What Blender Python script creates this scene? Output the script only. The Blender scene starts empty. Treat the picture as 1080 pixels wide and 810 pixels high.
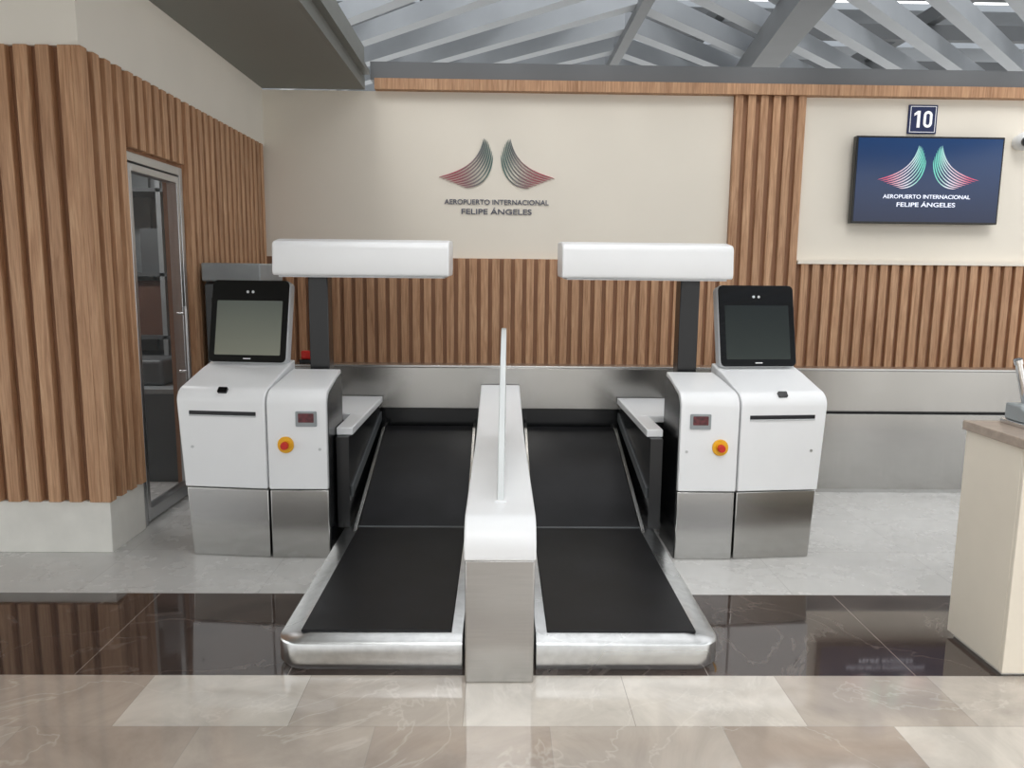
import bpy, bmesh, math, random
from mathutils import Vector, Matrix
random.seed(4)
scene=bpy.context.scene
try: scene.view_settings.view_transform='Standard'
except Exception: pass

def S(r,g,b):
    def f(c):
        c/=255.0
        return c/12.92 if c<=0.04045 else ((c+0.055)/1.055)**2.4
    return (f(r),f(g),f(b),1.0)

# ---------------------------------------------------------------- materials
def newmat(name):
    m=bpy.data.materials.new(name); m.use_nodes=True
    nt=m.node_tree; b=nt.nodes['Principled BSDF']
    return m,nt,b
def mapping(nt,scale=(1,1,1),loc=(0,0,0)):
    tc=nt.nodes.new('ShaderNodeTexCoord'); mp=nt.nodes.new('ShaderNodeMapping')
    mp.inputs['Scale'].default_value=scale; mp.inputs['Location'].default_value=loc
    nt.links.new(tc.outputs['Object'],mp.inputs['Vector']); return mp
def noise(nt,vec,scale=5,detail=4,rough=.5,dist=0):
    n=nt.nodes.new('ShaderNodeTexNoise'); n.inputs['Scale'].default_value=scale
    n.inputs['Detail'].default_value=detail; n.inputs['Roughness'].default_value=rough
    n.inputs['Distortion'].default_value=dist
    nt.links.new(vec,n.inputs['Vector']); return n
def ramp(nt,fac,stops):
    r=nt.nodes.new('ShaderNodeValToRGB'); e=r.color_ramp.elements
    while len(e)<len(stops): e.new(0.5)
    for k,(p,c) in enumerate(stops):
        e[k].position=p; e[k].color=c
    nt.links.new(fac,r.inputs['Fac']); return r
def mix(nt,fac,a,b,mode='MIX'):
    m=nt.nodes.new('ShaderNodeMix'); m.data_type='RGBA'; m.blend_type=mode
    for s,v in ((m.inputs[0],fac),(m.inputs[6],a),(m.inputs[7],b)):
        if hasattr(v,'links'): nt.links.new(v,s)
        else: s.default_value=v
    return m.outputs[2]
def simple(name,col,rough=.5,metal=0,var=.06,nscale=6,emit=0,bump=0,stretch=(1,1,1),spec=.5):
    m,nt,b=newmat(name)
    mp=mapping(nt,stretch); n=noise(nt,mp.outputs[0],nscale)
    lo=tuple(c*(1-var) for c in col[:3])+(1,); hi=tuple(min(1,c*(1+var)) for c in col[:3])+(1,)
    r=ramp(nt,n.outputs['Fac'],[(.3,lo),(.7,hi)])
    nt.links.new(r.outputs[0],b.inputs['Base Color'])
    b.inputs['Roughness'].default_value=rough; b.inputs['Metallic'].default_value=metal
    b.inputs['Specular IOR Level'].default_value=spec
    if emit:
        nt.links.new(r.outputs[0],b.inputs['Emission Color']); b.inputs['Emission Strength'].default_value=emit
    if bump:
        bp=nt.nodes.new('ShaderNodeBump'); bp.inputs['Strength'].default_value=bump; bp.inputs['Distance'].default_value=.01
        nt.links.new(n.outputs['Fac'],bp.inputs['Height']); nt.links.new(bp.outputs[0],b.inputs['Normal'])
    return m

def wood_mat(name,axis_pitch):
    m,nt,b=newmat(name)
    mp=mapping(nt,(26,26,1.3)); n=noise(nt,mp.outputs[0],1.6,6,.6,.9)
    r=ramp(nt,n.outputs['Fac'],[(.28,S(158,116,84)),(.5,S(192,150,116)),(.72,S(212,174,140))])
    mp2=mapping(nt,(120,120,4)); n2=noise(nt,mp2.outputs[0],1.5,3)
    r2=ramp(nt,n2.outputs['Fac'],[(.35,(.72,.68,.64,1)),(.55,(1,1,1,1))])
    c=mix(nt,.6,r.outputs[0],r2.outputs[0],'MULTIPLY')
    mp3=mapping(nt,(1/axis_pitch,1/axis_pitch,.02)); n3=noise(nt,mp3.outputs[0],1.0,0)
    r3=ramp(nt,n3.outputs['Fac'],[(.3,(.88,.86,.84,1)),(.7,(1.05,1.04,1.02,1))])
    c=mix(nt,1.0,c,r3.outputs[0],'MULTIPLY')
    nt.links.new(c,b.inputs['Base Color']); b.inputs['Roughness'].default_value=.55
    return m
def steel_mat(name,base=(.52,.515,.50),rough=.22,stretch=(1,1,90),var=.05,cloud=.08,aniso=.35):
    m,nt,b=newmat(name)
    mp=mapping(nt,stretch); n=noise(nt,mp.outputs[0],4,2)
    r=ramp(nt,n.outputs['Fac'],[(.3,tuple(c*(1-var) for c in base)+(1,)),(.7,tuple(min(1,c*(1+var)) for c in base)+(1,))])
    mp2=mapping(nt,(1,1,1)); n2=noise(nt,mp2.outputs[0],1.3,1,.4,.3)
    r4=ramp(nt,n2.outputs['Fac'],[(.3,(1-cloud,)*3+(1,)),(.7,(1,1,1,1))])
    col=mix(nt,1.0,r.outputs[0],r4.outputs[0],'MULTIPLY')
    rr=ramp(nt,n2.outputs['Fac'],[(.3,(rough*.92,)*3+(1,)),(.7,(rough*1.1,)*3+(1,))])
    nt.links.new(col,b.inputs['Base Color']); nt.links.new(rr.outputs[0],b.inputs['Roughness'])
    b.inputs['Metallic'].default_value=1.0
    b.inputs['Anisotropic'].default_value=aniso
    return m

def floor_mat(name,w,h,loc,offset,c1,c2,mortar,msize,rough,vein=None,vamt=.2,tone=.12,nsc=2.2,ior=1.5):
    m,nt,b=newmat(name)
    mp=mapping(nt,(1,1,1),loc)
    br=nt.nodes.new('ShaderNodeTexBrick'); br.offset=offset; br.squash=1
    br.inputs['Scale'].default_value=1; br.inputs['Brick Width'].default_value=w; br.inputs['Row Height'].default_value=h
    br.inputs['Mortar Size'].default_value=msize; br.inputs['Mortar Smooth'].default_value=.1; br.inputs['Bias'].default_value=-.15
    br.inputs['Color1'].default_value=c1; br.inputs['Color2'].default_value=c2; br.inputs['Mortar'].default_value=mortar
    nt.links.new(mp.outputs[0],br.inputs['Vector'])
    n=noise(nt,mp.outputs[0],nsc,8,.62,1.2)
    r=ramp(nt,n.outputs['Fac'],[(.25,(1-tone*2,)*3+(1,)),(.75,(1+tone,)*3+(1,))])
    col=mix(nt,1.0,br.outputs['Color'],r.outputs[0],'MULTIPLY')
    if vein:
        n2=noise(nt,mp.outputs[0],1.1,5,.55,1.6)
        r2=ramp(nt,n2.outputs['Fac'],[(.488,(0,0,0,1)),(.5,(vamt,vamt,vamt,1)),(.509,(0,0,0,1))])
        col=mix(nt,r2.outputs[0],col,vein)
    nt.links.new(col,b.inputs['Base Color'])
    n3=noise(nt,mp.outputs[0],5,5,.6)
    rr=ramp(nt,n3.outputs['Fac'],[(.3,(rough*.7,)*3+(1,)),(.75,(rough*1.5,)*3+(1,))])
    nt.links.new(rr.outputs[0],b.inputs['Roughness'])
    b.inputs['IOR'].default_value=ior
    return m

M={}
M['beige']=simple('painted_wall_cream',S(238,231,218),.75,var=.012,nscale=1.5)
M['whitewall']=simple('painted_wall_white',S(236,232,223),.7,var=.02,nscale=2)
M['wood']=wood_mat('oak_slat',.12)
M['woodback']=simple('oak_backing',S(156,116,88),.65,var=.1,nscale=3,stretch=(10,10,1))
M['plinth']=simple('white_plinth',S(226,224,217),.5,var=.05,nscale=7)
M['soffit']=simple('soffit_grey',S(130,132,127),.6,var=.03,nscale=1)
M['fascia']=simple('fascia_grey',S(120,122,118),.5,var=.04)
M['white']=simple('white_powdercoat',S(240,241,242),.28,var=.008)
M['shellgrey']=simple('light_grey_shell',S(200,202,204),.35,var=.02)
M['black']=simple('black_panel',S(20,21,23),.25,var=.1)
M['blackglass']=simple('black_glass',S(8,9,11),.06,var=.1)
M['slot']=simple('slot_dark',S(25,26,30),.5)
M['belt']=simple('rubber_belt',S(17,17,20),.42,var=.5,nscale=4,bump=.04,spec=.3)
M['steel']=steel_mat('brushed_steel')
M['steelw']=steel_mat('steel_wall_panel',(.42,.41,.39),.22,(90,90,.6),.06,.22)
M['steelf']=steel_mat('steel_kick_plate',(.72,.73,.73),.28,(6,6,6),.08,.14)
M['alu']=steel_mat('aluminium_frame',(.58,.59,.60),.35)
M['lattice']=simple('lattice_grey_metal',S(152,157,163),.45,metal=.1,var=.05,nscale=2)
M['deck']=simple('roof_deck_grey',S(128,134,140),.6,var=.12,nscale=1.2)
M['beam']=simple('steel_beam_grey',S(106,109,112),.5,metal=.1,var=.06,nscale=2)
M['grey']=simple('dark_grey_cabinet',S(88,92,94),.45,var=.08)
M['grey2']=simple('mid_grey_metal',S(150,156,158),.4,metal=.1,var=.1)
M['brown']=simple('brown_board',S(96,66,52),.6,var=.15,nscale=5)
M['counter']=simple('counter_laminate',S(166,150,136),.35,var=.12,nscale=30)
M['desk']=simple('desk_cream',S(230,221,205),.4,var=.03,nscale=4)
M['yellow']=simple('yellow_plastic',S(240,178,30),.4)
M['red']=simple('red_plastic',S(205,38,28),.35)
M['lcdred']=simple('lcd_dark_red',S(80,30,34),.2,emit=.2,nscale=60,var=.6)
M['label']=simple('paper_label',S(235,235,235),.6)
M['navy']=simple('sign_navy',S(28,40,84),.35)
M['txtwhite']=simple('text_white',S(245,246,250),.4,emit=.2)
M['txtdark']=simple('text_slate_grey',S(96,98,110),.4)
M['txttv']=simple('text_tv_white',S(225,230,245),.4,emit=.6)
M['chrome']=steel_mat('chrome',(.8,.8,.8),.12)
M['divider']=simple('divider_acrylic',S(212,216,216),.2,var=.02)
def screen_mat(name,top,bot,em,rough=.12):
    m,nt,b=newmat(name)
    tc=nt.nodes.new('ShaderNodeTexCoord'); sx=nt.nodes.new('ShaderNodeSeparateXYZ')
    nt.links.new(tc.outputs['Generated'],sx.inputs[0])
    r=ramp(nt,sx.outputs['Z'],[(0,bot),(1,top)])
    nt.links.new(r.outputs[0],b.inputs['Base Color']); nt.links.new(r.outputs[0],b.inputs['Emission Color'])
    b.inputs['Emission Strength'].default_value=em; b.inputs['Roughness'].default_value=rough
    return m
M['scrL']=screen_mat('kiosk_painted_reflection_pale',S(92,98,92),S(122,124,112),.2)  # pale gradient and weak glow paint a reflection onto the left screen
M['scrR']=screen_mat('kiosk_painted_reflection_dark',S(34,40,40),S(46,52,49),.1)  # darker painted reflection for the right screen
M['tv']=screen_mat('tv_display',S(20,54,98),S(12,26,58),.4)
def wing_mat(name,inner,midc,outer,em=0):
    m,nt,b=newmat(name)
    tc=nt.nodes.new('ShaderNodeTexCoord'); sx=nt.nodes.new('ShaderNodeSeparateXYZ')
    nt.links.new(tc.outputs['Object'],sx.inputs[0])
    a=nt.nodes.new('ShaderNodeMath'); a.operation='ABSOLUTE'; nt.links.new(sx.outputs['X'],a.inputs[0])
    d=nt.nodes.new('ShaderNodeMath'); d.operation='MULTIPLY'; d.inputs[1].default_value=1/.54
    nt.links.new(a.outputs[0],d.inputs[0])
    r=ramp(nt,d.outputs[0],[(.14,inner),(.36,midc),(.72,outer)])
    nt.links.new(r.outputs[0],b.inputs['Base Color']); b.inputs['Roughness'].default_value=.4
    if em:
        nt.links.new(r.outputs[0],b.inputs['Emission Color']); b.inputs['Emission Strength'].default_value=em
    return m
M['wing']=wing_mat('wing_emblem',S(74,106,102),S(128,120,122),S(168,78,92))
M['wingtv']=wing_mat('wing_emblem_tv',S(110,196,180),S(205,205,215),S(200,86,116),.45)
m,nt,b=newmat('door_glass'); b.inputs['Base Color'].default_value=(.3,.33,.34,1)
b.inputs['Alpha'].default_value=.07; M['glass']=m
n=noise(nt,mapping(nt).outputs[0],3); rr=ramp(nt,n.outputs['Fac'],[(0,(.02,.02,.02,1)),(1,(.05,.05,.05,1))]); nt.links.new(rr.outputs[0],b.inputs['Roughness'])
M['f_beige']=floor_mat('marble_beige',.62,.345,(.12,-2.845,0),.5,S(216,208,197),S(170,154,140),S(175,166,156),.0016,.06,vein=S(236,230,220),vamt=.24,tone=.15,ior=1.85)
M['f_dark']=floor_mat('marble_dark',.845,.781,(-.01,-2.845,0),0,S(76,65,60),S(66,56,52),S(150,140,132),.002,.04,vein=S(170,158,150),vamt=.14,tone=.25,ior=1.85)
M['f_white']=floor_mat('porcelain_white',.9,.6,(.3,-3.626,0),0,S(204,203,200),S(198,197,194),S(176,174,171),.002,.24,tone=.05,nsc=3)

# ---------------------------------------------------------------- mesh helpers
def empty(name,loc=(0,0,0),rz=0):
    e=bpy.data.objects.new(name,None); e.empty_display_size=.1
    e.location=loc; e.rotation_euler=(0,0,rz); scene.collection.objects.link(e); return e
def finish(name,bm,mat,parent=None,bevel=0,smooth=False,seg=3):
    bmesh.ops.recalc_face_normals(bm,faces=bm.faces)
    me=bpy.data.meshes.new(name); bm.to_mesh(me); bm.free()
    o=bpy.data.objects.new(name,me); scene.collection.objects.link(o)
    if mat is not None:
        me.materials.append(M[mat] if isinstance(mat,str) else mat)
    if parent: o.parent=parent
    if bevel:
        bv=o.modifiers.new('bevel','BEVEL'); bv.width=bevel; bv.segments=seg; bv.limit_method='ANGLE'; bv.angle_limit=math.radians(40)
    if smooth or bevel:
        for p in me.polygons: p.use_smooth=True
        try: me.set_sharp_from_angle(angle=math.radians(35))
        except Exception: pass
    return o
def addbox(bm,x0,x1,y0,y1,z0,z1):
    if x0>x1:x0,x1=x1,x0
    v=[bm.verts.new(p) for p in [(x0,y0,z0),(x1,y0,z0),(x1,y1,z0),(x0,y1,z0),(x0,y0,z1),(x1,y0,z1),(x1,y1,z1),(x0,y1,z1)]]
    for f in [(0,3,2,1),(4,5,6,7),(0,1,5,4),(1,2,6,5),(2,3,7,6),(3,0,4,7)]:
        bm.faces.new([v[i] for i in f])
def box(name,x0,x1,y0,y1,z0,z1,mat,parent=None,bevel=0):
    bm=bmesh.new(); addbox(bm,x0,x1,y0,y1,z0,z1); return finish(name,bm,mat,parent,bevel)
def prism(name,prof,x0,x1,mat,parent=None,bevel=0,fn=None):
    """profile in (y,z) extruded along x"""
    bm=bmesh.new()
    a=[bm.verts.new((x0,y,z)) for y,z in prof]; c=[bm.verts.new((x1,y,z)) for y,z in prof]
    n=len(prof)
    bm.faces.new(a); bm.faces.new(list(reversed(c)))
    for i in range(n):
        j=(i+1)%n; bm.faces.new((a[i],c[i],c[j],a[j]))
    if fn:
        for v in bm.verts: v.co=fn(v.co)
    return finish(name,bm,mat,parent,bevel,smooth=True)
def cyl(name,p0,p1,r,mat,parent=None,r2=None,seg=24,bevel=0):
    p0=Vector(p0);p1=Vector(p1); d=p1-p0
    bm=bmesh.new(); bmesh.ops.create_cone(bm,cap_ends=True,segments=seg,radius1=r,radius2=r if r2 is None else r2,depth=d.length)
    bmesh.ops.transform(bm,verts=bm.verts,matrix=Matrix.Translation((p0+p1)/2)@d.to_track_quat('Z','Y').to_matrix().to_4x4())
    return finish(name,bm,mat,parent,bevel,smooth=True)
def arc(cx,cz,r,a0,a1,n=8):
    return [(cx+r*math.cos(math.radians(a0+(a1-a0)*i/n)),cz+r*math.sin(math.radians(a0+(a1-a0)*i/n))) for i in range(n+1)]
def rrect(w,h,r,n=5):
    pts=[]
    for cx,cz,a in ((w/2-r,h/2-r,0),(-w/2+r,h/2-r,90),(-w/2+r,-h/2+r,180),(w/2-r,-h/2+r,270)):
        pts+=arc(cx,cz,r,a,a+90,n)
    return pts
def rplate(name,w,h,r,y0,y1,mat,parent,M4,bevel=0):
    bm=bmesh.new(); p=rrect(w,h,r)
    a=[bm.verts.new((x,y0,z)) for x,z in p]; c=[bm.verts.new((x,y1,z)) for x,z in p]
    bm.faces.new(a); bm.faces.new(list(reversed(c)))
    for i in range(len(p)):
        j=(i+1)%len(p); bm.faces.new((a[i],c[i],c[j],a[j]))
    bmesh.ops.transform(bm,verts=bm.verts,matrix=M4)
    return finish(name,bm,mat,parent,bevel,smooth=True)
def text(name,s,loc,width,height,mat,parent,extr=.004):
    cu=bpy.data.curves.new(name+'_c','FONT'); cu.body=s; cu.size=1; cu.extrude=0.02; cu.align_x='CENTER'; cu.offset=.012
    t=bpy.data.objects.new(name+'_t',cu); scene.collection.objects.link(t)
    bpy.context.view_layer.update()
    dg=bpy.context.evaluated_depsgraph_get(); me=bpy.data.meshes.new_from_object(t.evaluated_get(dg))
    bpy.data.objects.remove(t,do_unlink=True)
    xs=[v.co.x for v in me.vertices]; zs=[v.co.z for v in me.vertices]
    w=max(xs)-min(xs); h=.72; cx=(max(xs)+min(xs))/2
    for v in me.vertices:
        x,y,z=v.co
        v.co=(loc[0]+(x-cx)/w*width, loc[1]-(z-min(zs))/(max(zs)-min(zs))*extr, loc[2]+y/h*height)
    me.materials.clear(); me.materials.append(M[mat])
    o=bpy.data.objects.new(name,me); scene.collection.objects.link(o); o.parent=parent; return o

# ---------------------------------------------------------------- floor
bm=bmesh.new()
YS=[-9,2.845,3.626,14]; X0,X1=-8,10
vs=[[bm.verts.new((x,y,0)) for x in (X0,X1)] for y in YS]
for k in range(3):
    f=bm.faces.new((vs[k][0],vs[k][1],vs[k+1][1],vs[k+1][0])); f.material_index=k
fo=finish('floor',bm,'f_beige'); fo.data.materials.append(M['f_dark']); fo.data.materials.append(M['f_white'])

# ---------------------------------------------------------------- back wall (y=7.3)
BY=7.3
wb=box('wall_back',-7,9,BY,BY+.15,0,3.24,'beige')
def slats(name,segs,axis,pitch,w,d,face):
    bm=bmesh.new()
    for a0,a1,z0,z1 in segs:
        n=max(1,int(round((a1-a0-w)/pitch)))
        p=(a1-a0-w)/n
        for i in range(n+1):
            a=a0+i*p
            if axis=='x': addbox(bm,a,a+w,face-d,face,z0,z1)
            else: addbox(bm,face,face+d,a,a+w,z0,z1)
    return finish(name,bm,'wood',None,.004)
box('trim_slat_backing',-2.2,9,BY-.02,BY,0,1.733,'woodback')
box('trim_slat_backing_column',2.155,2.81,BY-.02,BY,1.733,3.24,'woodback')
slats('trim_slats_back',[(-2.12,2.155,0.0,1.733),(2.155,2.81,0.0,3.24),(2.86,9,0.0,1.715)],'x',.108,.070,.045,BY-.02)
box('trim_top_back',-1.15,9,BY-.09,BY,3.24,3.335,'wood')
box('trim_ledge_right',2.82,9,BY-.075,BY-.02,1.715,1.745,'beige')

# ---------------------------------------------------------------- left wall
LX=-2.22
el=empty('wall_left',(0,0,0))
box('wall_near_door',LX-.12,LX,4.20,4.585,0,2.74,'woodback',el)
box('wall_past_door',LX-.12,LX,5.43,BY,0,2.74,'woodback',el)
box('wall_over_door',LX-.12,LX,4.585,5.43,2.29,2.74,'woodback',el)
box('wall_upper',LX-.12,LX+.03,4.17,BY,2.74,3.6,'whitewall',el)
box('wall_front_lower',-7,LX-.12,4.20,4.32,0,2.74,'woodback',el)
box('wall_front_upper',-7,LX-.12,4.17,4.32,2.74,3.6,'whitewall',el)
slats('trim_slats_left',[(4.15,4.585,.302,2.74),(5.47,7.2,.302,2.74)],'y',.112,.066,.05,LX)
slats('trim_slats_over_door',[(4.66,5.40,2.31,2.74)],'y',.112,.066,.05,LX)
slats('trim_slats_front',[(-5.0,LX+.0,.302,2.74)],'x',.112,.070,.05,4.20)
bp=box('baseboard_left',-7,LX+.03,4.175,4.585,0,.302,'plinth',None,.004)
# glazed door
d=empty('door_1',(LX,5.0,0))
def L(y): return y-5.0
for nm,a,b_,z0,z1 in (('jamb_near',4.585,4.64,0,2.29),('jamb_far',5.38,5.43,0,2.29),('head',4.64,5.38,2.235,2.29),
                    ('stile_near',4.65,4.69,.02,2.225),('stile_far',5.33,5.37,.02,2.225),('rail_top',4.69,5.33,2.18,2.225),('rail_bottom',4.69,5.33,.02,.10)):
    box(nm,-.05,.02,L(a),L(b_),z0,z1,'alu',d,.004)
box('glass',-.02,-.012,L(4.69),L(5.33),.10,2.18,'glass',d)
cyl('pull_handle',(.06,L(5.27),.85),(.06,L(5.27),1.35),.012,'alu',d)
for zz in (.9,1.3): cyl('handle_standoff',(.06,L(5.27),zz),(.0,L(5.27),zz),.008,'alu',d)
# back office room
box('wall_office_side',-5.2,-5.1,4.32,BY,0,3.3,'grey2')
box('ceiling_office',-5.2,LX-.12,4.32,BY,2.9,3.0,'soffit')
st=empty('storage_rack',(-3.2,6.9,0))
for xx in (-.75,-.30,-.02,.30,.72):
    for yy in (-.25,.25): box('upright',xx-.02,xx+.02,yy-.02,yy+.02,0,2.7,'grey2',st)
box('back_sheet',-.75,.74,.27,.28,.1,2.7,'grey2',st)
for zz in (.45,1.0,1.54,2.25): box('shelf',-.75,.74,-.27,.27,zz,zz+.03,'grey',st)
box('carton',-.65,-.15,-.2,.2,1.03,1.45,'brown',st); box('carton',.02,.6,-.2,.2,1.03,1.5,'brown',st)
box('crate',-.6,.5,-.2,.2,.48,.85,'grey',st); box('file_box',.1,.28,-.2,.2,1.57,1.95,'grey',st); box('file_box',-.6,-.2,-.2,.2,1.57,1.85,'grey',st)
ct=empty('office_counter',(-2.95,5.9,0))
box('body',-.45,.55,-.25,.3,0,.68,'grey',ct,.005); box('top',-.47,.57,-.28,.32,.68,.72,'grey2',ct,.005)
box('printer',-.2,.4,-.15,.2,.72,.92,'grey',ct,.03)
ol=empty('office_fill_light',(-3.3,5.6,2.9))  # added fill light to brighten the office, out of view
box('housing',-.6,.6,-.15,.15,-.05,0,'white',ol)  # unseen box made up to carry the fill
lm=bpy.data.lights.new('office_fill_area','AREA'); lm.shape='RECTANGLE'; lm.size=1.1; lm.size_y=.25; lm.energy=24
lo=bpy.data.objects.new('office_fill_area',lm); lo.parent=ol; lo.location=(0,0,-.06); scene.collection.objects.link(lo)

# soffit over the left
so=empty('ceiling_soffit',(0,0,0))
box('underside',LX+.03,-1.29,-9,BY,3.25,3.30,'soffit',so)
box('fascia',-1.29,-1.25,-9,BY,3.25,3.62,'fascia',so)
box('fascia_lip',-1.25,-1.19,-9,BY-.09,3.36,3.40,'fascia',so)
box('soffit_front',-7,LX+.03,-9,4.17,3.30,3.35,'soffit',so)

# ---------------------------------------------------------------- ceiling lattice
def obox(bm,p,q,w,z0,z1):
    p=Vector((p[0],p[1]));q=Vector((q[0],q[1])); d=(q-p).normalized(); nrm=Vector((-d.y,d.x))*w/2
    c=[p+nrm,p-nrm,q-nrm,q+nrm]
    lo=[bm.verts.new((v.x,v.y,z0)) for v in c]; hi=[bm.verts.new((v.x,v.y,z1)) for v in c]
    bm.faces.new(lo); bm.faces.new(hi)
    for i in range(4):
        j=(i+1)%4; bm.faces.new((lo[i],lo[j],hi[j],hi[i]))
bm=bmesh.new()
SP=1.5
c=-12
while c<26:
    xa,xb=-7,SP
    ya,yb=c-xa,c-xb
    if ya>16: xa=c-16; ya=16
    if yb<-6: xb=c+6; yb=-6
    if xa<xb: obox(bm,(xa,ya),(xb,yb),.16,4.45,4.66)
    c+=.85
c=-20
while c<16:
    xa,xb=SP,11
    ya,yb=c+xa,c+xb
    if ya<-6: xa=-6-c; ya=-6
    if yb>16: xb=16-c; yb=16
    if xa<xb: obox(bm,(xa,ya),(xb,yb),.16,4.45,4.66)
    c+=.85
finish('ceiling_lattice',bm,'lattice')
bm=bmesh.new()
for x in (SP,-2.6,): obox(bm,(x,-6),(x,16),.12,4.36,4.46)
for y in (-2,2.5,7,9.6,11.2,13): obox(bm,(-7,y),(11,y),.12,4.9,5.1)
for x in (-5,-1,3,6,9): obox(bm,(x,-6),(x,16),.14,5.1,5.3)
finish('ceiling_purlins',bm,'beam')
bm=bmesh.new()
obox(bm,(1.35,-5),(4.05,16),.34,4.15,4.45)
finish('ceiling_main_beam',bm,'beam')
bm=bmesh.new()
for k in range(8):
    addbox(bm,-9,14,8.6+k*1.9,8.6+k*1.9+1.45,5.7,5.8)
finish('ceiling',bm,'deck')
box('trim_parapet_beam',-1.2,9,BY+.0,BY+.35,3.34,3.50,'beam')

# ---------------------------------------------------------------- steel screen in front of collector belt
CX=.01
sp=empty('steel_conveyor_screen',(0,5.45,0))
box('upper_panel',-1.6,8,0,.03,.62,.92,'steelw',sp,.004)
box('top_cap',-1.6,8,0,.16,.92,.935,'steel',sp,.003)
for a,b_ in ((-1.6,-1.2),(1.24,8)):
    box('lower_panel',a,b_,.0,.03,.03,.60,'steelw',sp,.004)
    box('kick',a,b_,.02,.05,0,.03,'steel',sp)
box('gap_shade_sheet',-1.6,8,.04,.06,.05,.92,'black',sp)  # black sheet stands in for the shade inside the gap and belt opening
cb=empty('collector_conveyor',(0,6.0,0))
box('belt',-1.5,8,-.42,.35,.40,.47,'belt',cb,.01); box('side_guard',-1.5,8,.35,.38,.1,.75,'steel',cb)
for xx in (-1.3,0,2,4,6): box('leg',xx,xx+.06,-.3,.3,0,.40,'grey',cb)

# ---------------------------------------------------------------- bag drop platform
for s in (-1,1):
    e=empty('baggage_conveyor',(CX,0,0))
    Y0=2.875
    def ring(ix,iy,z,s=s):
        R=.10-min(ix,iy)*.5
        xo=.905-ix; xi=.15; yf=Y0+iy; yb=5.44
        pts=[(xi,yb),(xi,yf)]+[(xo-R+R*math.sin(t*math.pi/16),yf+R-R*math.cos(t*math.pi/16)) for t in range(9)]+[(xo,yb)]
        return [(s*x,y,z) for x,y in pts]
    bm=bmesh.new()
    rings=[ring(.02,.02,0),ring(.003,.003,.022),ring(0,0,.03),ring(0,0,.112),ring(.003,.003,.119),ring(.010,.008,.124),ring(.085,.045,.142)]
    rv=[[bm.verts.new(p) for p in r] for r in rings]
    for a,b_ in zip(rv[:-1],rv[1:]):
        for i in range(len(a)):
            j=(i+1)%len(a); bm.faces.new((a[i],a[j],b_[j],b_[i]))
    bm.faces.new(rv[0]); bm.faces.new(rv[-1])
    fr=finish('steel_frame',bm,'steelf',e,0,True)
    try: fr.data.set_sharp_from_angle(angle=math.radians(26))
    except Exception: pass
    xi,xo=(.195,.81)
    box('weigh_belt',s*xi,s*xo,2.93,4.20,.140,.150,'belt',e,.004)
    box('belt_gap',s*xi,s*xo,4.20,4.235,.140,.146,'grey',e)
    prism('incline_belt',[(4.235,.14),(4.25,.155),(5.25,.485),(5.42,.495),(5.42,.14)],s*xi,s*xo,'belt',e)
    for xa in (xi-.022,xo+.002):
        prism('incline_rail',[(4.15,.14),(4.2,.165),(5.25,.51),(5.43,.52),(5.43,.14)],s*xa,s*(xa+.02),'steel',e,.002)
    prism('side_skirt',[(4.25,.13),(4.25,.665),(5.43,.665),(5.43,.13)],s*.865,s*.935,'black',e)
    prism('side_skirt_rear',[(4.74,.0),(4.74,.665),(5.43,.665),(5.43,.0)],s*.94,s*1.19,'black',e)
    prism('skirt_channel',[(4.3,.30),(4.3,.36),(5.42,.60),(5.42,.54)],s*.855,s*.865,'grey',e)
    box('bench_top_narrow',s*.85,s*.945,4.3,4.74,.665,.71,'white',e,.006)
    box('bench_top',s*.85,s*1.2,4.74,5.43,.665,.71,'white',e,.006)

# center divider housing
e=empty('conveyor_divider_housing',(CX,2.8,0))
def q(P): return [(y-2.8,z) for y,z in P]
prism('steel_body',q([(2.79,0),(2.79,.505),(5.43,.505),(5.43,0)]),-.135,.135,'steel',e,.006)
top=[(2.78,.505)]+[(2.90-.12*math.cos(math.radians(t)),.545+.115*math.sin(math.radians(t))) for t in range(0,91,10)]+[(4.15,.66),(4.4,.675),(5.43,.80),(5.43,.505)]
prism('white_cover',q(top),-.139,.139,'white',e,.008)
dv=empty('divider_screen',(0,.24,0),math.radians(-.8)); dv.parent=e
pf=[(0,.660),(.05,.72),(.18,.84),(.4,1.0),(.65,1.14),(.9,1.25),(1.05,1.295),(1.14,1.30),(1.2,1.27),(1.22,1.2),(1.22,.665)]
prism('panel',pf,-.014,.014,'divider',dv,.005)
prism('panel_foot',[(-.01,.660),(-.01,.668),(1.1,.668),(1.1,.660)],-.024,.024,'white',dv,.002)

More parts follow.
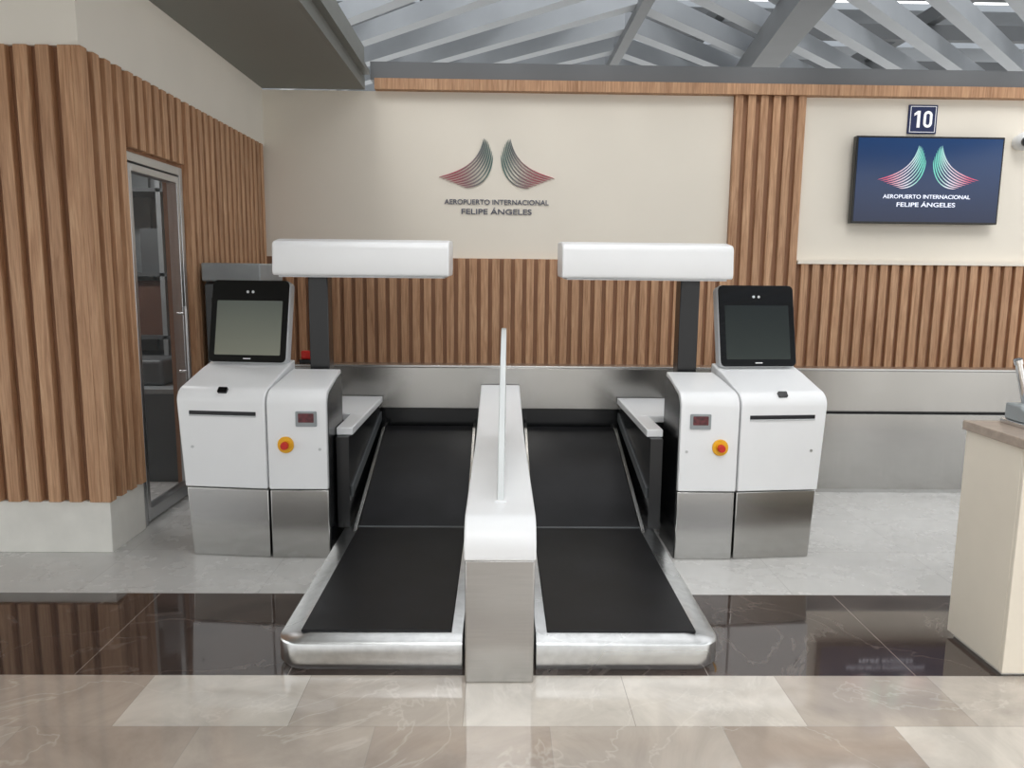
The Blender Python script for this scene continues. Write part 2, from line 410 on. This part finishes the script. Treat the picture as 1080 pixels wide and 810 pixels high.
# ---------------------------------------------------------------- kiosks
def wing(parent,origin,sc,mat,depth,nf=8,name='wing_emblem',wd=.0078):
    bm=bmesh.new(); N=18
    for sgn in (-1,1):
        for k in range(nf):
            t=k/max(1,nf-1)
            p0=Vector((.125-.085*t,.41-.15*t+.04*math.sin(math.pi*t)))
            p1=Vector((.165-.105*t,.13-.17*t))
            p2=Vector((.55-.24*t,.05-.09*t))
            L_,R_=[],[]
            for i in range(N+1):
                u=i/N
                pos=(1-u)**2*p0+2*u*(1-u)*p1+u*u*p2
                tan=(2*(1-u)*(p1-p0)+2*u*(p2-p1)).normalized(); nn=Vector((-tan.y,tan.x))
                w=wd*(abs(math.sin(math.pi*u)))**.4*(1-.45*math.sin(math.pi*u)**4)+.0006
                for arr,ss in ((L_,1),(R_,-1)):
                    a=pos+nn*w*ss; arr.append((sgn*a.x,a.y))
            A=[bm.verts.new((x*sc,-depth,z*sc)) for x,z in L_]; B=[bm.verts.new((x*sc,-depth,z*sc)) for x,z in R_]
            A2=[bm.verts.new((x*sc,0,z*sc)) for x,z in L_]; B2=[bm.verts.new((x*sc,0,z*sc)) for x,z in R_]
            for i in range(N):
                bm.faces.new((A[i],A[i+1],B[i+1],B[i])); bm.faces.new((A[i],A[i+1],A2[i+1],A2[i])); bm.faces.new((B[i],B[i+1],B2[i+1],B2[i]))
    o=finish(name,bm,mat,parent); o.location=origin; return o

for s in (-1,1):
    DX=.042 if s>0 else 0
    e=empty('self_check_in_kiosk',(CX+DX+s*1.288,4.095,0),math.radians(6*s))
    W=.50
    tp=lambda co: Vector((co.x*(.90+.10*min(1,co.z/.9)),co.y,co.z))
    prism('steel_base',[(.012,.0),(.012,.395),(.46,.395),(.46,0)],0,s*W,'steel',e,.006,tp)
    pr=[(0,.402)]+[(.10-.10*math.cos(math.radians(t)),.88+.085*math.sin(math.radians(t))) for t in range(0,81,10)]+[(.30,1.03),(.47,1.07),(.47,.402)]
    prism('white_body',pr,0,s*W,'white',e,.006,tp)
    box('slot',s*.05,s*.43,-.003,.01,.812,.834,'slot',e,.002)
    box('slot_lip',s*.05,s*.43,-.006,.006,.803,.811,'shellgrey',e,.002)
    m4=Matrix.Translation((s*.245,.028,.945))@Matrix.Rotation(math.radians(-42),4,'X')
    rplate('reader_window',.052,.036,.006,-.008,.01,'blackglass',e,m4)
    cyl('key_lock',(s*.42,-.004,.63),(s*.42,.01,.63),.008,'alu',e)
    tilt=math.radians(-13)
    m4=Matrix.Translation((s*.25,.36,1.062))@Matrix.Rotation(tilt,4,'X')@Matrix.Translation((0,0,.245))
    rplate('screen_shell',.475,.495,.03,.0,.075,'shellgrey',e,m4,.008)
    rplate('screen_bezel',.47,.49,.03,-.008,.0,'blackglass',e,m4,.002)
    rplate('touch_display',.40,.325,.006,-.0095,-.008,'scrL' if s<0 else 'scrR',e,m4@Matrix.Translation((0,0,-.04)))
    for kk in (-1,1):
        pv=m4@Vector((kk*.016,-.008,.175)); pw=m4@Vector((kk*.016,-.011,.175)); cyl('bezel_camera',pv,pw,.008,'shellgrey',e)
    rplate('brand_mark',.045,.006,.002,-.010,-.008,'label',e,m4@Matrix.Translation((0,0,-.224)))
    prism('screen_neck',[(.44,1.0),(.50,1.30),(.56,1.30),(.56,.9),(.47,.9)],s*.14,s*.35,'shellgrey',e,.01)
    box('rear_column',s*.08,s*.40,.472,.56,0,1.0,'shellgrey',e,.01)
    e=empty('bag_drop_control_unit',(CX+DX+s*1.276,4.09,0))
    W=-.325*s
    sk=lambda co,s=s,W=W: Vector((co.x+(-s*.115*co.y)*(1-co.x/W),co.y,co.z))
    prism('steel_base',[(.012,.0),(.012,.395),(.40,.395),(.40,0)],0,W,'steel',e,.006,sk)
    pr=[(0,.402)]+[(.10-.10*math.cos(math.radians(t)),.88+.085*math.sin(math.radians(t))) for t in range(0,81,10)]+[(.28,1.005),(.40,1.025),(.40,.402)]
    prism('white_body',pr,0,W,'white',e,.006,sk)
    pr2=[(.03,.40)]+[(.125-.095*math.cos(math.radians(t)),.865+.08*math.sin(math.radians(t))) for t in range(0,81,10)]+[(.28,.985),(.405,1.003),(.405,.0),(.03,.0)]
    prism('black_side',pr2,W*1.0,W*1.012,'black',e)
    dx=-.215*s
    m4=Matrix.Translation((dx,0,.80))
    rplate('meter_bezel',.115,.085,.006,-.008,.005,'grey2',e,m4,.002)
    rplate('meter_display',.085,.05,.004,-.0095,-.008,'lcdred',e,m4@Matrix.Translation((0,0,.006)))
    rplate('estop_plate',.088,.092,.043,-.010,.004,'yellow',e,Matrix.Translation((-.10*s,0,.655)),.003)
    cyl('estop_collar',(-.10*s,-.02,.655),(-.10*s,-.008,.655),.026,'yellow',e)
    cyl('estop_button',(-.10*s,-.045,.655),(-.10*s,-.018,.655),.02,'red',e,.0225,bevel=.003)
    cyl('key_lock',(-.285*s,-.004,.63),(-.285*s,.01,.63),.008,'alu',e)
    # canopy on post
    e=empty('bag_drop_canopy',(CX+DX+s*1.09,4.62,0))
    box('post',-.058,.058,-.06,.06,0,1.60,'black',e,.006)
    a=-s*(.79 if s<0 else .785); b_=s*(.20 if s>0 else .215)
    pr=[(-.235,1.575),(-.245,1.60),(-.235,1.70)]+[(-.195-.04*math.cos(math.radians(t)),1.725+.045*math.sin(math.radians(t))) for t in range(0,91,15)]+[(-.1,1.785),(.12,1.79),(.14,1.77),(.14,1.62),(.10,1.58)]
    prism('canopy_shell',pr,a,b_,'white',e,.01)
    prism('canopy_underside',[(-.215,1.565),(-.215,1.58),(.09,1.585),(.09,1.57)],a+s*.03,b_-s*.03,'shellgrey',e)

# ---------------------------------------------------------------- wall signage
lg=empty('airport_wall_logo',(-.035,BY,0))
wing(lg,(0,0,2.43),.98,'wing',.012)
text('lettering_upper','AEROPUERTO INTERNACIONAL',(0,0,2.235),.98,.046,'txtdark',lg,.01)
text('lettering_lower','FELIPE ÁNGELES',(0,0,2.145),.66,.05,'txtdark',lg,.01)
tv=empty('wall_tv',(3.965,7.18,2.49))
box('housing',-.69,.69,0,.07,-.395,.395,'black',tv,.006)
box('display',-.672,.672,-.004,0,-.377,.377,'tv',tv)
box('bracket',-.2,.2,.07,.12,-.15,.15,'grey',tv)
wing(tv,(0,-.005,-.04),.86,'wingtv',.002)
text('tv_lettering_upper','AEROPUERTO INTERNACIONAL',(0,-.005,-.165),.82,.036,'txttv',tv,.002)
text('tv_lettering_lower','FELIPE ÁNGELES',(0,-.005,-.24),.55,.04,'txttv',tv,.002)
sg=empty('counter_number_sign',(3.925,7.3,3.055))
box('plate',-.135,.135,-.02,0,-.13,.13,'navy',sg,.004)
bm=bmesh.new()
for a in ((-.12,.12,-.0225,-.02,.112,.117),(-.12,.12,-.0225,-.02,-.117,-.112),(-.12,-.115,-.0225,-.02,-.112,.112),(.115,.12,-.0225,-.02,-.112,.112)): addbox(bm,*a)
addbox(bm,-.055,-.028,-.025,-.02,-.075,.075)
vv=[bm.verts.new((x,-.025,z)) for x,z in ((-.055,.075),(-.055,.045),(-.085,.028),(-.085,.052))]; bm.faces.new(vv)
o_=[(.042*math.cos(t*math.pi/16),(.075-.042)*(1 if t<16 else -1)*(0 if t in(0,16,32) else 1)+.042*math.sin(t*math.pi/16)) for t in range(32)]
i_=[(.017*math.cos(t*math.pi/16),(.075-.042)*(1 if t<16 else -1)*(0 if t in(0,16,32) else 1)+.017*math.sin(t*math.pi/16)) for t in range(32)]
ov=[bm.verts.new((.045+x,-.025,z)) for x,z in o_]; iv=[bm.verts.new((.045+x,-.025,z)) for x,z in i_]
for i in range(32):
    j=(i+1)%32; bm.faces.new((ov[i],ov[j],iv[j],iv[i]))
finish('border_and_number',bm,'txtwhite',sg)
sc=empty('security_camera',(4.86,7.3,2.86))
cyl('mount',(0,0,0),(0,-.05,0),.07,'white',sc,bevel=.01)
bm=bmesh.new(); bmesh.ops.create_uvsphere(bm,u_segments=24,v_segments=16,radius=.085); bmesh.ops.translate(bm,verts=bm.verts,vec=(0,-.09,0)); finish('housing',bm,'white',sc,0,True)
cyl('lens',(-.03,-.155,-.015),(-.035,-.18,-.018),.045,'blackglass',sc)

# ---------------------------------------------------------------- cabinet + beacon behind
e=empty('equipment_cabinet',(-1.93,5.8,0))
box('body',-.2,.2,-.25,.3,.05,1.50,'grey',e,.008); box('top_box',-.21,.21,-.27,.3,1.52,1.65,'grey2',e,.01)
box('vent_panel',-.15,.15,-.256,-.25,.9,1.4,'slot',e); box('plinth',-.18,.18,-.22,.28,0,.05,'black',e)
box('spacer',-.19,.19,-.24,.29,1.50,1.52,'black',e)
e=empty('red_warning_beacon',(-1.40,5.53,.935))
box('base',-.05,.05,-.04,.04,0,.03,'black',e,.004); box('lens',-.04,.04,-.03,.03,.03,.09,'red',e,.01)

# ---------------------------------------------------------------- right desk
e=empty('service_counter',(2.04,2.85,0))
box('side_panel',0,.03,0,.36,.02,.945,'desk',e,.003)
box('front_panel',.0,1.2,-.02,0,.02,.945,'desk',e,.003)
box('body',.03,1.2,.0,.36,.02,.945,'desk',e)
box('plinth',.02,1.2,.01,.34,0,.02,'plinth',e)
box('worktop',-.012,1.2,-.04,.375,.945,.985,'counter',e,.004)
e=empty('ticket_scanner',(2.26,3.08,.985))
box('base',-.10,.12,-.08,.1,0,.02,'chrome',e,.004)
prism('housing',[(-.07,.02),(-.07,.05),(.0,.09),(.09,.09),(.09,.02)],-.09,.1,'grey2',e,.008)
cyl('arm',(-.02,.06,.08),(-.085,.04,.26),.014,'chrome',e)
cyl('arm_tip',(-.085,.04,.26),(-.092,.038,.28),.017,'chrome',e)

# ---------------------------------------------------------------- hall behind camera (curtain wall)
w=empty('window_1',(0,-9,0))
for x in range(-8,11,2): box('mullion',x-.05,x+.05,-.1,.1,0,5.2,'beam',w)
for z in (0,1.1,3.2,5.1): box('transom',-8,10,-.06,.06,z,z+.12,'beam',w)

# ---------------------------------------------------------------- light
W_=bpy.data.worlds.new('world'); scene.world=W_; W_.use_nodes=True
nt=W_.node_tree; bg=nt.nodes['Background']
tc=nt.nodes.new('ShaderNodeTexCoord'); sx=nt.nodes.new('ShaderNodeSeparateXYZ'); nt.links.new(tc.outputs['Generated'],sx.inputs[0])
r=ramp(nt,sx.outputs['Z'],[(0,(.62,.62,.61,1)),(.12,(.84,.86,.87,1)),(.6,(.98,.99,1,1))])
nt.links.new(r.outputs[0],bg.inputs['Color']); bg.inputs['Strength'].default_value=2.2
sl=bpy.data.lights.new('sun','SUN'); sl.energy=2.3; sl.angle=math.radians(30); sl.color=(1,.985,.96)
so_=bpy.data.objects.new('sun',sl); so_.rotation_euler=(math.radians(48),0,math.radians(-12)); so_.location=(0,-4,8); scene.collection.objects.link(so_)

# ---------------------------------------------------------------- camera
th=math.atan(117/800); ps=math.radians(1.0); ro=math.radians(.6)
F=Vector((math.sin(ps)*math.cos(th),math.cos(ps)*math.cos(th),-math.sin(th)))
R=Vector((math.cos(ps),-math.sin(ps),0)); U=R.cross(F)
Rc=R*math.cos(ro)+U*math.sin(ro); Uc=U*math.cos(ro)-R*math.sin(ro)
cam=bpy.data.cameras.new('camera'); co=bpy.data.objects.new('camera',cam); scene.collection.objects.link(co)
mt=Matrix((Rc,Uc,-F)).transposed().to_4x4(); mt.translation=(0,0,1.6); co.matrix_world=mt
cam.sensor_width=36; cam.lens=800/1080*36; cam.clip_start=.05
scene.camera=co
